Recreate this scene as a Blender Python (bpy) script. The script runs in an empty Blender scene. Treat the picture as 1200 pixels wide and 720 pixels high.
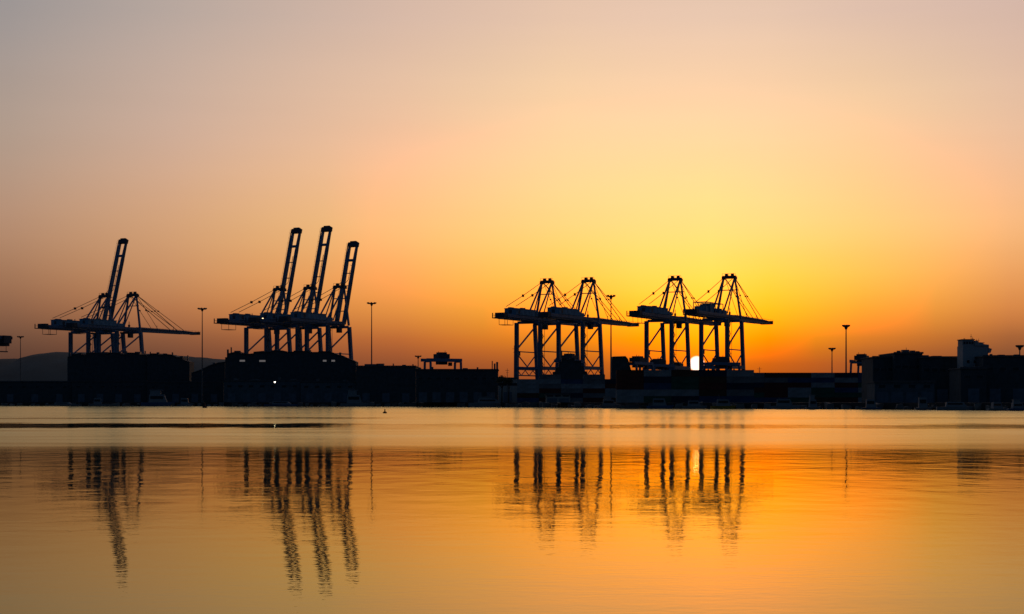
import bpy, math, random
from math import radians, sin, cos, tan, atan, atan2, pi, sqrt
from mathutils import Vector, Matrix

random.seed(7)
sc = bpy.context.scene
COL = sc.collection

# ------------------------------------------------------------------ camera
# photo frame: 1200 x 720, horizon on row 471, focal length 1900 photo pixels, eye 3 m above the water
F, HOR, EYE = 1900.0, 471.0, 3.0
cam_d = bpy.data.cameras.new('camera')
cam = bpy.data.objects.new('camera', cam_d)
COL.objects.link(cam)
cam.location = (0, 0, EYE)
cam.rotation_euler = (radians(90), 0, 0)
cam_d.sensor_width = 36.0
cam_d.lens = 36.0 * F / 1200.0
cam_d.shift_y = (HOR - 360.0) / 1200.0
cam_d.clip_start = 0.5
cam_d.clip_end = 60000
sc.camera = cam

# ------------------------------------------------------------------ sky
SUN_AZ = atan((816.5 - 600) / F)
SUN_EL = atan((HOR - 426.5) / F * cos(SUN_AZ))
SUN_DIR = Vector((sin(SUN_AZ) * cos(SUN_EL), cos(SUN_AZ) * cos(SUN_EL), sin(SUN_EL)))

def lin(c):
    return [((v / 255.0) / 12.92 if v <= 10.3 else ((v / 255.0 + 0.055) / 1.055) ** 2.4) for v in c]

ROWS = [12, 132, 252, 322, 365, 400, 425, 470]
SKY = {
    -600: [(120,118,122),(130,118,114),(125,100,88),(105,78,66),(85,62,54),(65,48,46),(55,42,42),(40,35,40)],
    12:   [(157,151,148),(175,156,142),(182,144,118),(163,119,89),(139,97,72),(108,75,58),(90,60,48),(60,42,40)],
    202:  [(183,168,158),(202,173,154),(212,164,125),(199,143,98),(178,116,75),(137,87,60),(112,70,52),(75,48,42)],
    470:  [(213,185,167),(236,194,160),(249,194,130),(247,170,92),(228,144,66),(186,104,52),(150,82,48),(95,52,38)],
    662:  [(228,195,172),(251,211,164),(254,217,135),(254,204,80),(254,172,42),(232,132,24),(185,95,35),(120,62,35)],
    750:  [(230,197,175),(253,213,166),(254,223,136),(255,220,88),(255,200,38),(254,155,2),(222,112,22),(140,65,30)],
    832:  [(230,198,176),(254,214,166),(254,226,135),(255,227,88),(255,213,40),(253,178,5),(242,122,8),(150,70,25)],
    900:  [(229,197,175),(253,212,165),(254,221,135),(255,217,76),(254,196,28),(252,146,0),(218,104,20),(140,65,25)],
    1012: [(222,192,172),(247,206,160),(253,209,130),(254,196,84),(253,165,50),(215,122,40),(168,90,42),(110,60,40)],
    1182: [(213,184,168),(232,192,160),(244,187,131),(234,160,94),(212,132,70),(160,95,54),(130,78,50),(85,52,42)],
    1800: [(165,145,135),(175,145,125),(165,125,95),(140,100,72),(110,78,60),(85,62,50),(70,52,46),(50,42,42)],
}
# the glow is brighter than the film could hold: its red runs past 1
OVER = {-600: 0, 12: 0, 202: 0, 470: .25, 662: .8, 750: 1.0, 832: 1.2, 900: 1.05, 1012: .6, 1182: .15, 1800: 0}
OVROW = [0, .07, .9, 1, .9, .7, .4, .2]
px_keys = sorted(SKY)
for k_ in SKY:      # the upper sky leans to mauve
    for i_, (dr, dg, db) in enumerate(((3, -4, 3), (3, -3, 0), (2, -1, -1), (3, -1, -1))):
        r_, g_, b_ = SKY[k_][i_]; w_ = .2 if (k_ < 600 or k_ > 1000) else 0
        SKY[k_][i_] = (min(255, r_ + dr * w_), g_ + dg * w_, b_ + db * w_)


def sky_key(px):
    """colour rows of the sky at a photo column, smooth between the keys"""
    for a, b in zip(px_keys[:-1], px_keys[1:]):
        if a <= px <= b:
            f = (px - a) / (b - a)
            out = []
            for r in range(len(ROWS)):
                ca, cb = lin(SKY[a][r]), lin(SKY[b][r])
                c = [x + (y - x) * f for x, y in zip(ca, cb)]
                ov = (OVER[a] + (OVER[b] - OVER[a]) * f) * OVROW[r]
                srgb = SKY[a][r][0] + (SKY[b][r][0] - SKY[a][r][0]) * f
                c[0] = c[0] * (1 + ov * min(1, max(0, (srgb - 240) / 14)))
                out.append(c)
            return out

def monotone(xs, ys, x):
    """cubic hermite through xs, ys"""
    n = len(xs)
    if x <= xs[0]: return ys[0]
    if x >= xs[-1]: return ys[-1]
    d = [(ys[i + 1] - ys[i]) / (xs[i + 1] - xs[i]) for i in range(n - 1)]
    m = [d[0]] + [0 if d[i - 1] * d[i] <= 0 else 2 * d[i - 1] * d[i] / (d[i - 1] + d[i]) for i in range(1, n - 1)] + [d[-1]]
    for i in range(n - 1):
        if x <= xs[i + 1]:
            h = xs[i + 1] - xs[i]
            t = (x - xs[i]) / h
            return ((2*t**3 - 3*t**2 + 1) * ys[i] + (t**3 - 2*t**2 + t) * h * m[i]
                    + (-2*t**3 + 3*t**2) * ys[i + 1] + (t**3 - t**2) * h * m[i + 1])

Z0, Z1, NST = 0.0, 0.26, 26
def column(px):
    az = atan((px - 600) / F)
    rows = sky_key(px)
    zs = [sin(atan((HOR - r) / F * cos(az))) for r in ROWS][::-1]
    rows = rows[::-1]
    res = []
    for k in range(NST):
        z = Z0 + (Z1 - Z0) * (k / (NST - 1)) ** 1.5
        res.append(((z - Z0) / (Z1 - Z0), [monotone(zs, [r[c] for r in rows], z) for c in range(3)]))
    return az, res

def flat_col(az, low, high):
    a, b = lin(low), lin(high)
    return az, [((k / (NST - 1)) ** 1.5, [x + (y - x) * (k / (NST - 1)) ** 1.5 for x, y in zip(a, b)]) for k in range(NST)]

cols = [flat_col(-pi, (14, 28, 44), (22, 42, 64)), flat_col(radians(-75), (24, 33, 44), (37, 53, 72))]
cols += [column(p) for p in (-600, -200, 12, 107, 202, 290, 380, 470, 566, 662, 706, 750, 791, 832, 866, 900, 956, 1012, 1097, 1182, 1400, 1800)]
cols += [flat_col(radians(80), (24, 30, 38), (38, 48, 62)), flat_col(pi, (14, 28, 44), (22, 42, 64))]

world = bpy.data.worlds.new('World')
sc.world = world
world.use_nodes = True
nt = world.node_tree
N, L = nt.nodes, nt.links
for n in list(N): N.remove(n)
outw = N.new('ShaderNodeOutputWorld')
bg = N.new('ShaderNodeBackground')
tc = N.new('ShaderNodeTexCoord')
sep = N.new('ShaderNodeSeparateXYZ')
L.new(tc.outputs['Generated'], sep.inputs[0])
def math_node(nodes, links, op, a, b=None, c=None, clamp=False):
    m = nodes.new('ShaderNodeMath'); m.operation = op; m.use_clamp = clamp
    for i, v in enumerate((a, b, c)):
        if v is None: continue
        if isinstance(v, (int, float)): m.inputs[i].default_value = v
        else: links.new(v, m.inputs[i])
    return m.outputs[0]
def W(*a, **k): return math_node(N, L, *a, **k)
az = W('ARCTAN2', sep.outputs[0], sep.outputs[1])
zf = W('DIVIDE', W('SUBTRACT', sep.outputs[2], Z0), Z1 - Z0, clamp=True)
prev = None
for i, (a, stops) in enumerate(cols):
    r = N.new('ShaderNodeValToRGB')
    el = r.color_ramp.elements
    while len(el) > 1: el.remove(el[-1])
    el[0].position = stops[0][0]; el[0].color = (*stops[0][1], 1)
    for p, c in stops[1:]:
        e = el.new(p); e.color = (*c, 1)
    L.new(zf, r.inputs[0])
    if prev is None:
        prev, pa = r.outputs[0], a
        continue
    f = W('DIVIDE', W('SUBTRACT', az, pa), a - pa, clamp=True)
    mx = N.new('ShaderNodeMix'); mx.data_type = 'RGBA'
    L.new(f, mx.inputs[0]); L.new(prev, mx.inputs[6]); L.new(r.outputs[0], mx.inputs[7])
    prev, pa = mx.outputs[2], a
# towards the zenith the sky goes over into evening blue
zen = N.new('ShaderNodeMix'); zen.data_type = 'RGBA'
L.new(W('POWER', W('DIVIDE', W('SUBTRACT', sep.outputs[2], .24), .76, clamp=True), 0.6), zen.inputs[0])
L.new(prev, zen.inputs[6]); zen.inputs[7].default_value = (*lin((30, 46, 66)), 1)
# a weak physical sky on top (same sun direction)
nish = N.new('ShaderNodeTexSky'); nish.sky_type = 'NISHITA'; nish.sun_disc = False
nish.sun_elevation = SUN_EL; nish.sun_rotation = SUN_AZ
nish.dust_density = 4.0
addn = N.new('ShaderNodeMix'); addn.data_type = 'RGBA'; addn.blend_type = 'ADD'
addn.inputs[0].default_value = 0.0015
L.new(zen.outputs[2], addn.inputs[6]); L.new(nish.outputs[0], addn.inputs[7])
# the setting sun's own disc, dimmed by the dust, and the tight aureole round it
nrm = N.new('ShaderNodeVectorMath'); nrm.operation = 'NORMALIZE'
L.new(tc.outputs['Generated'], nrm.inputs[0])
sub = N.new('ShaderNodeVectorMath'); sub.operation = 'DISTANCE'
L.new(nrm.outputs[0], sub.inputs[0]); sub.inputs[1].default_value = SUN_DIR
disc = W('SUBTRACT', 1.0, W('DIVIDE', W('SUBTRACT', sub.outputs['Value'], 0.0040), 0.0010, clamp=True))
halo = W('EXPONENT', W('MULTIPLY', sub.outputs['Value'], -110.0))
def addc(base, fac, colr):
    m = N.new('ShaderNodeMix'); m.data_type = 'RGBA'; m.blend_type = 'ADD'
    L.new(fac, m.inputs[0]); L.new(base, m.inputs[6]); m.inputs[7].default_value = (*colr, 1)
    return m.outputs[2]
s1 = addc(addn.outputs[2], halo, (.45, .04, 0.0))
s2 = addc(s1, disc, (1.0, 1.15, 1.0))
# faint uneven dust layers
dmap = N.new('ShaderNodeMapping'); dmap.inputs['Scale'].default_value = (2.0, 2.0, 26.0)
L.new(nrm.outputs[0], dmap.inputs['Vector'])
dn = N.new('ShaderNodeTexNoise'); dn.inputs['Scale'].default_value = 1.6; dn.inputs['Detail'].default_value = 3
L.new(dmap.outputs[0], dn.inputs['Vector'])
dsc = N.new('ShaderNodeVectorMath'); dsc.operation = 'SCALE'
L.new(s2, dsc.inputs[0]); L.new(W('MULTIPLY_ADD', dn.outputs[0], .06, .97), dsc.inputs['Scale'])
L.new(dsc.outputs[0], bg.inputs['Color'])
bg.inputs['Strength'].default_value = 1.0
L.new(bg.outputs[0], outw.inputs['Surface'])

# ------------------------------------------------------------------ sun
sun_d = bpy.data.lights.new('sun', 'SUN')
sun_d.energy = 0.0015
sun_d.angle = radians(0.53)
sun_d.color = (1.0, .55, .25)
sun_o = bpy.data.objects.new('sun', sun_d)
COL.objects.link(sun_o)
sun_o.rotation_euler = SUN_DIR.to_track_quat('Z', 'Y').to_euler()

sc.view_settings.view_transform = 'Standard'
sc.view_settings.look = 'None'
sc.view_settings.exposure = 0.0
sc.view_settings.gamma = 1.0
sc.view_settings.use_curve_mapping = False
sc.cycles.max_bounces = 6

# ------------------------------------------------------------------ helpers
def P(px, py, Y):
    """the place at depth Y that a photo pixel looks at"""
    return Vector(((px - 600) / F * Y, Y, EYE + (HOR - py) / F * Y))
def X(px, Y): return (px - 600) / F * Y
def H(py, Y): return EYE + (HOR - py) / F * Y

def mat(name, col, rough=.6, metal=0.0, vary=.25, scale=.4, bump=0.0):
    m = bpy.data.materials.new(name); m.use_nodes = True
    n, l = m.node_tree.nodes, m.node_tree.links
    b = n['Principled BSDF']
    b.inputs['Roughness'].default_value = rough; b.inputs['Metallic'].default_value = metal
    t = n.new('ShaderNodeTexCoord')
    nz = n.new('ShaderNodeTexNoise'); nz.inputs['Scale'].default_value = scale; nz.inputs['Detail'].default_value = 5
    l.new(t.outputs['Object'], nz.inputs['Vector'])
    r = n.new('ShaderNodeValToRGB')
    r.color_ramp.elements[0].position = .3; r.color_ramp.elements[1].position = .7
    r.color_ramp.elements[0].color = (*[c * (1 - vary) for c in col], 1)
    r.color_ramp.elements[1].color = (*[min(1, c * (1 + vary)) for c in col], 1)
    l.new(nz.outputs[0], r.inputs[0]); l.new(r.outputs[0], b.inputs['Base Color'])
    if bump:
        bp = n.new('ShaderNodeBump'); bp.inputs['Distance'].default_value = bump
        l.new(nz.outputs[0], bp.inputs['Height']); l.new(bp.outputs[0], b.inputs['Normal'])
    return m
def corrugated(name, col, period, rough=.85, axis='X'):
    m = mat(name, col, rough)
    n, l = m.node_tree.nodes, m.node_tree.links
    t = n.new('ShaderNodeTexCoord'); w = n.new('ShaderNodeTexWave')
    w.bands_direction = axis; w.inputs['Scale'].default_value = 2 * pi / period / 20 * 3.18
    l.new(t.outputs['Object'], w.inputs['Vector'])
    bp = n.new('ShaderNodeBump'); bp.inputs['Distance'].default_value = .05
    l.new(w.outputs['Fac'], bp.inputs['Height']); l.new(bp.outputs[0], n['Principled BSDF'].inputs['Normal'])
    return m
def glow(name, col, s):
    m = bpy.data.materials.new(name); m.use_nodes = True
    b = m.node_tree.nodes['Principled BSDF']
    b.inputs['Base Color'].default_value = (.8, .8, .8, 1)
    b.inputs['Emission Color'].default_value = (*col, 1); b.inputs['Emission Strength'].default_value = s
    return m

M = dict(
    crane=mat('crane_paint', (.08, .22, .40), .5, vary=.2),
    crane_dark=mat('crane_machinery_paint', (.05, .07, .10), .6),
    house=corrugated('machinery_house_panel', (.20, .38, .54), 1.2),
    steel=mat('galvanised_steel', (.18, .19, .20), .5, .4),
    cable=mat('stay_cable', (.05, .05, .055), .6),
    glass=mat('dark_glass', (.02, .03, .04), .08),
    rubber=mat('tyre_rubber', (.02, .02, .02), .8),
    concrete=mat('quay_concrete', (.22, .21, .20), .85, scale=.15, bump=.02),
    asphalt=mat('yard_asphalt', (.05, .05, .05), .9, scale=.05),
    rock=mat('hazed_hill_scrub', (.045, .085, .10), .95, scale=.003, vary=.4),  # scrub colour with the blue of distance haze mixed in
    wallp=mat('pale_render_wall', (.38, .38, .36), .8, scale=.1),
    wallt=mat('tower_render', (.36, .40, .43), .8, scale=.1, vary=.12),
    wallg=corrugated('grey_metal_cladding', (.09, .14, .17), 1.5),
    walld=corrugated('dark_metal_cladding', (.06, .085, .10), 1.5),
    roof=corrugated('sheet_metal_roof', (.10, .11, .12), 1.0),
    door=mat('roller_door_paint', (.12, .17, .22), .6),
    white=mat('white_gelcoat', (.26, .29, .32), .5, vary=.08),
    slit_glow=glow('sky_slit_glow', (1.0, .85, .75), .10),  # faint emission standing in for sky light in pale slits
    bluep=mat('blue_hull_paint', (.06, .16, .30), .4),
    yellow=mat('yellow_hull_paint', (.40, .26, .03), .5),
    hull=mat('ship_hull_paint', (.03, .05, .09), .5, scale=.05),
    shipw=mat('ship_white_paint', (.35, .36, .36), .5, scale=.1),
    red=mat('antifouling_red', (.16, .03, .02), .6),
    bark=mat('tree_bark', (.06, .045, .03), .9),
    leaf=mat('tree_leaves', (.045, .06, .025), .8, scale=2),
    lampg=glow('flood_lamp_glow', (1.0, .85, .7), 5.0),
    lampc=glow('crane_lamp_glow', (1.0, .66, .34), 4.0),
)
CONT = [corrugated('container_paint_' + n, c, .3) for n, c in
        (('red', (.16, .04, .03)), ('blue', (.04, .10, .22)), ('green', (.04, .13, .09)),
         ('grey', (.22, .23, .24)), ('brown', (.12, .06, .035)), ('navy', (.02, .035, .08)), ('white', (.36, .38, .40)))]

class MB:
    def __init__(s): s.v, s.f = [], []
    def raw(s, vs, fs):
        o = len(s.v); s.v += [tuple(v) for v in vs]; s.f += [tuple(i + o for i in f) for f in fs]; return s
    def box(s, x0, x1, y0, y1, z0, z1):
        return s.raw([(x0,y0,z0),(x1,y0,z0),(x1,y1,z0),(x0,y1,z0),(x0,y0,z1),(x1,y0,z1),(x1,y1,z1),(x0,y1,z1)],
                     [(0,3,2,1),(4,5,6,7),(0,1,5,4),(1,2,6,5),(2,3,7,6),(3,0,4,7)])
    def bar(s, a, b, w, d=None, w2=None, d2=None):
        """box section bar from a to b, w across and d deep, tapering to w2, d2"""
        a, b = Vector(a), Vector(b); d = d or w; w2 = w2 or w; d2 = d2 or d
        t = (b - a).normalized()
        up = Vector((0, 0, 1)) if abs(t.z) < .9 else Vector((0, 1, 0))
        r = t.cross(up).normalized(); u = r.cross(t).normalized()
        vs = []
        for p, ww, dd in ((a, w, d), (b, w2, d2)):
            for sr, su in ((-1,-1),(1,-1),(1,1),(-1,1)):
                vs.append(p + r * (sr * ww / 2) + u * (su * dd / 2))
        return s.raw(vs, [(0,1,2,3),(7,6,5,4),(0,4,5,1),(1,5,6,2),(2,6,7,3),(3,7,4,0)])
    def tube(s, a, b, r, r2=None, n=8):
        a, b = Vector(a), Vector(b); r2 = r if r2 is None else r2
        t = (b - a).normalized()
        up = Vector((0, 0, 1)) if abs(t.z) < .9 else Vector((0, 1, 0))
        e = t.cross(up).normalized(); g = e.cross(t)
        vs = [p + e * (rr * cos(2*pi*k/n)) + g * (rr * sin(2*pi*k/n)) for p, rr in ((a, r), (b, r2)) for k in range(n)]
        fs = [(k, (k+1) % n, n + (k+1) % n, n + k) for k in range(n)]
        return s.raw(vs, fs + [tuple(range(n))[::-1], tuple(range(n, 2*n))])
    def loft(s, rings, cap=True):
        n = len(rings[0]); vs = [p for r in rings for p in r]; fs = []
        for i in range(len(rings) - 1):
            for k in range(n):
                a, b = i * n + k, i * n + (k + 1) % n
                fs.append((a, b, b + n, a + n))
        if cap: fs += [tuple(range(n))[::-1], tuple(range((len(rings)-1)*n, len(rings)*n))]
        return s.raw(vs, fs)
    def build(s, name, m, parent=None, loc=(0, 0, 0), rz=0, smooth=False):
        me = bpy.data.meshes.new(name); me.from_pydata(s.v, [], s.f)
        me.materials.append(M[m] if isinstance(m, str) else m)
        if smooth:
            for p in me.polygons: p.use_smooth = True
        o = bpy.data.objects.new(name, me); COL.objects.link(o)
        if parent: o.parent = parent
        o.location = loc; o.rotation_euler = (0, 0, rz)
        return o

def tag(o, label, cat, group=None):
    o['label'] = label; o['category'] = cat
    if group: o['group'] = group
    return o
def empty(name, label, cat, loc=(0, 0, 0), rz=0, group=None):
    o = bpy.data.objects.new(name, None); COL.objects.link(o)
    o.empty_display_size = 2
    o.location = loc; o.rotation_euler = (0, 0, rz)
    return tag(o, label, cat, group)
def struct(o, kind='structure'):
    o['kind'] = kind; return o
def copy_tree(o, parent=None):
    c = o.copy(); COL.objects.link(c)
    if parent: c.parent = parent
    for ch in o.children: copy_tree(ch, c)
    return c
def place(src, used, loc, rz, label):
    """the first call moves the model itself, later calls copy it with its parts"""
    o = copy_tree(src) if used.get(src.name) else src
    used[src.name] = True
    o.location = loc; o.rotation_euler = (0, 0, rz); o['label'] = label
    return o
USED = {}

# ------------------------------------------------------------------ water
def water_material():
    m = bpy.data.materials.new('harbour_water'); m.use_nodes = True
    n, l = m.node_tree.nodes, m.node_tree.links
    def w(*a, **k): return math_node(n, l, *a, **k)
    n.remove(n['Principled BSDF'])
    b = n.new('ShaderNodeBsdfGlossy'); b.distribution = 'GGX'
    b.inputs['Color'].default_value = (.945, .93, .58, 1)      # warm tint put into the reflection colour, cutting its blue
    df = n.new('ShaderNodeBsdfDiffuse'); df.inputs['Color'].default_value = (.012, .012, .008, 1)
    fr = n.new('ShaderNodeFresnel'); fr.inputs['IOR'].default_value = 1.333
    mx = n.new('ShaderNodeMixShader')
    l.new(fr.outputs[0], mx.inputs[0]); l.new(df.outputs[0], mx.inputs[1]); l.new(b.outputs[0], mx.inputs[2])
    l.new(mx.outputs[0], n['Material Output'].inputs['Surface'])
    g = n.new('ShaderNodeNewGeometry')
    sp = n.new('ShaderNodeSeparateXYZ'); l.new(g.outputs['Position'], sp.inputs[0])
    # wind lanes lie across the harbour: their edges wander slowly
    mp = n.new('ShaderNodeMapping'); mp.inputs['Scale'].default_value = (.012, .02, 1)
    l.new(g.outputs['Position'], mp.inputs['Vector'])
    wn = n.new('ShaderNodeTexNoise'); wn.inputs['Scale'].default_value = 1; wn.inputs['Detail'].default_value = 4
    l.new(mp.outputs[0], wn.inputs['Vector'])
    inv = w('DIVIDE', 5700.0, w('MAXIMUM', sp.outputs[1], 8.0))
    wob = w('MULTIPLY', w('SUBTRACT', wn.outputs[0], .5), w('MULTIPLY', inv, .10))
    t = w('DIVIDE', w('ADD', inv, wob), 120.0, clamp=True)
    rr = n.new('ShaderNodeValToRGB'); e = rr.color_ramp.elements
    stops = WATER_ROUGH
    e[0].position, e[0].color = stops[0][0] / 120, (stops[0][1],) * 3 + (1,)
    e[1].position, e[1].color = stops[-1][0] / 120, (stops[-1][1],) * 3 + (1,)
    for p, v in stops[1:-1]:
        q = e.new(p / 120); q.color = (v, v, v, 1)
    l.new(t, rr.inputs[0])
    mq = n.new('ShaderNodeMapping'); mq.inputs['Scale'].default_value = (.035, .11, 1)
    l.new(g.outputs['Position'], mq.inputs['Vector'])
    wq = n.new('ShaderNodeTexNoise'); wq.inputs['Scale'].default_value = 1; wq.inputs['Detail'].default_value = 3
    l.new(mq.outputs[0], wq.inputs['Vector'])
    base = w('MULTIPLY', rr.outputs[0], w('MULTIPLY_ADD', wq.outputs[0], .9, .55))
    # calm lanes: smooth water between the ruffled stretches, stronger to the left
    xr = n.new('ShaderNodeValToRGB'); xe = xr.color_ramp.elements
    xs = [(-60, 1), (-26, 1), (-19, .45), (-2, .45), (2, .68), (30, .66), (40, .55), (60, .72)]
    xe[0].position, xe[0].color = 0, (xs[0][1],) * 3 + (1,)
    xe[1].position, xe[1].color = 1, (xs[-1][1],) * 3 + (1,)
    for p, v in xs[1:-1]:
        q = xe.new((p + 60) / 120); q.color = (v, v, v, 1)
    l.new(w('DIVIDE', w('ADD', sp.outputs[0], 60.0), 120.0, clamp=True), xr.inputs[0])
    def lane_noise(sx, sy, off):
        q = n.new('ShaderNodeMapping'); q.inputs['Scale'].default_value = (sx, sy, 1); q.inputs['Location'].default_value = (off, off, 0)
        l.new(g.outputs['Position'], q.inputs['Vector'])
        z = n.new('ShaderNodeTexNoise'); z.inputs['Scale'].default_value = 1; z.inputs['Detail'].default_value = 5; z.inputs['Roughness'].default_value = .65
        l.new(q.outputs[0], z.inputs['Vector']); return z.outputs[0]
    rough = base
    calm = w('MULTIPLY', w('SUBTRACT', 1.0, xr.outputs[0]), .10)
    for k, (c_, wd, am, low) in enumerate(((28.6, 3.8, 1.05, .04), (19.3, 1.3, .6, .08), (33.5, 1.0, .30, .10), (13.2, .5, .35, .10), (41, 1.6, .16, .1))):
        ln = lane_noise(.09, .03, 7.3 * k)
        ln2 = lane_noise(.6, .10, 3.1 * k + 50)
        centre = w('MULTIPLY_ADD', lane_noise(.012, .001, 11 * k + 3), wd * 1.2, c_ - wd * .6)
        d_ = w('DIVIDE', w('ABSOLUTE', w('SUBTRACT', inv, centre)), w('MULTIPLY', w('MULTIPLY_ADD', ln, 2.0, -.15), wd))
        m_ = w('MULTIPLY', w('SUBTRACT', 1.0, w('POWER', w('MINIMUM', d_, 1.0), 3.0)), am, clamp=True)
        m_ = w('MULTIPLY', m_, w('MULTIPLY', xr.outputs[0], w('MULTIPLY_ADD', ln2, 1.2, .45)), clamp=True)
        rough = w('ADD', w('MULTIPLY', rough, w('SUBTRACT', 1.0, m_)), w('MULTIPLY', m_, w('ADD', calm, low)))
    l.new(rough, b.inputs['Roughness'])
    # near ripples
    def ripple(sx, sy, det):
        q = n.new('ShaderNodeMapping'); q.inputs['Scale'].default_value = (sx, sy, 1)
        l.new(g.outputs['Position'], q.inputs['Vector'])
        z = n.new('ShaderNodeTexNoise'); z.inputs['Scale'].default_value = 1; z.inputs['Detail'].default_value = det
        l.new(q.outputs[0], z.inputs['Vector']); return z.outputs[0]
    r5 = ripple(.42, .26, 2)
    r1, r2, r3, r4 = ripple(3.4, 4.2, 2), ripple(.16, .33, 2), ripple(.02, .09, 3), ripple(.5, .9, 2)
    patch = w('MULTIPLY_ADD', r3, 1.6, -.3)
    h = w('ADD', w('MULTIPLY', r1, w('MULTIPLY', RIP1, patch)), w('ADD', w('MULTIPLY', r2, RIP2), w('MULTIPLY', r4, w('MULTIPLY', RIP1 * 2.0, patch))))
    h = w('ADD', h, w('MULTIPLY', r5, w('MULTIPLY', w('DIVIDE', w('SUBTRACT', 175.0, inv), 100.0, clamp=True), RIP5)))
    fade = w('DIVIDE', w('SUBTRACT', inv, 40.0), 60.0, clamp=True)
    bp = n.new('ShaderNodeBump'); bp.inputs['Distance'].default_value = 1.0
    bp.inputs['Strength'].default_value = 1.0
    l.new(h, bp.inputs['Height']); l.new(bp.outputs[0], b.inputs['Normal']); l.new(bp.outputs[0], fr.inputs['Normal'])
    return m
WATER_ROUGH = [(0, .16), (12, .175), (24, .19), (30, .20), (42, .20), (50, .155), (56, .09), (62, .052), (70, .035), (84, .027), (110, .024), (120, .024)]
RIP1, RIP2, RIP5 = .0042, .003, .024
wm = MB()
wm.raw([(-25000, -800, 0), (25000, -800, 0), (25000, 40000, 0), (-25000, 40000, 0)], [(0, 1, 2, 3)])
struct(wm.build('water', water_material()))
bed = MB(); bed.raw([(-25000, -800, -9), (25000, -800, -9), (25000, 40000, -9), (-25000, 40000, -9)], [(0, 1, 2, 3)])
struct(bed.build('ground', 'rock'))

# ------------------------------------------------------------------ land
GZ = 2.6
shore = [(-500, 475.6), (-60, 475.9), (100, 475.9), (240, 476.2), (400, 476.5), (520, 476.8), (600, 477.3), (680, 478.3), (760, 478.9),
         (860, 479.4), (960, 479.8), (1060, 480.4), (1140, 481.1), (1220, 481.6), (1500, 483)]
def shoreY(px):
    for (a, ya), (b, yb) in zip(shore[:-1], shore[1:]):
        if a <= px <= b: return EYE * F / (ya + (yb - ya) * (px - a) / (b - a) - HOR)
front = [Vector((X(p, shoreY(p)), shoreY(p), 0)) for p in range(-500, 1500, 20)]
YAW = radians(28)
def crane_pos(px, k):
    Y = 1012 / k / (sin(YAW) * (px - 600) / F + cos(YAW))
    return Vector((X(px, Y), Y, GZ))
edge_u = 23.0
U = Vector((sin(YAW), cos(YAW), 0)); V = Vector((cos(YAW), -sin(YAW), 0))
back = [crane_pos(-560, 1.05) - V * 250 + U * edge_u, crane_pos(300, 1.05) + U * edge_u, crane_pos(430, 1.05) + U * edge_u,
        crane_pos(560, 1.02) + U * edge_u, crane_pos(720, 1.015) + U * edge_u, crane_pos(900, 1.0) + U * edge_u, crane_pos(900, 1.0) + V * 160 + U * edge_u,
        Vector((420, 1500, 0)), Vector((900, 1500, 0)), Vector((1200, 500, 0))]
ring = [Vector((p.x, p.y, 0)) for p in front] + [Vector((p.x, p.y, 0)) for p in back[::-1]]
lm = MB(); n = len(ring)
vs = [(p.x, p.y, -6) for p in ring] + [(p.x, p.y, GZ) for p in ring]
lm.raw(vs, [(k, (k+1) % n, n + (k+1) % n, n + k) for k in range(n)] + [tuple(range(n, 2*n))])
struct(lm.build('quay_apron', 'asphalt'))
# rock armour along the front of the quay
rk = MB(); rnd = random.Random(3)
for i in range(len(front) - 1):
    a, b = front[i], front[i + 1]
    L_ = (b - a).length
    for j in range(int(L_ / 3.2)):
        p = a.lerp(b, rnd.random())
        s_ = rnd.uniform(.7, 1.9)
        c = Vector((p.x, p.y - rnd.uniform(-.5, 2.5), rnd.uniform(-.2, 1.4)))
        ring8 = []
        vs = [c + Vector((rnd.uniform(.7, 1.2) * sx, rnd.uniform(.7, 1.2) * sy, rnd.uniform(.5, 1) * sz)) * s_
              for sx in (-1, 1) for sy in (-1, 1) for sz in (-1, 1)]
        rk.raw(vs, [(0,1,3,2),(4,6,7,5),(0,4,5,1),(2,3,7,6),(0,2,6,4),(1,5,7,3)])
struct(rk.build('rock_armour', 'concrete'), 'stuff')

# hills far off on the left
hp = [(-700, 405), (-300, 425), (-60, 421), (0, 420.5), (30, 420), (52, 414), (72, 412), (95, 412.5), (130, 413), (175, 414), (196, 414), (215, 416.5),
      (240, 418.5), (262, 420.5), (290, 424), (340, 430), (420, 440), (520, 450), (640, 458), (760, 465)]
hm = MB(); YH = 7000; rnd = random.Random(5)
pts = []
for (a, ya), (b, yb) in zip(hp[:-1], hp[1:]):
    k = max(1, int((b - a) / 6))
    for i in range(k):
        f = i / k; f2 = f * f * (3 - 2 * f)
        pts.append((a + (b - a) * f, ya + (yb - ya) * f2 + rnd.uniform(-.25, .25)))
nr = 10; vs = []
for px, py in pts:
    for r in range(nr):
        f = r / (nr - 1)
        d = YH + (f - .5) * 2600
        h = max(0, (1 - abs(f * 2 - 1) ** 1.6)) * (H(py, YH)) * (1 + (rnd.uniform(-.05, .05) if 0 < f < 1 and abs(f-.5) > .15 else 0))
        vs.append((X(px, YH) * (d / YH * .4 + .6), d, h if 0 < r < nr - 1 else -5))
fs = [(i*nr + r, (i+1)*nr + r, (i+1)*nr + r + 1, i*nr + r + 1) for i in range(len(pts) - 1) for r in range(nr - 1)]
hm.raw(vs, fs)
struct(hm.build('hills', 'rock', smooth=True))

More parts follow.
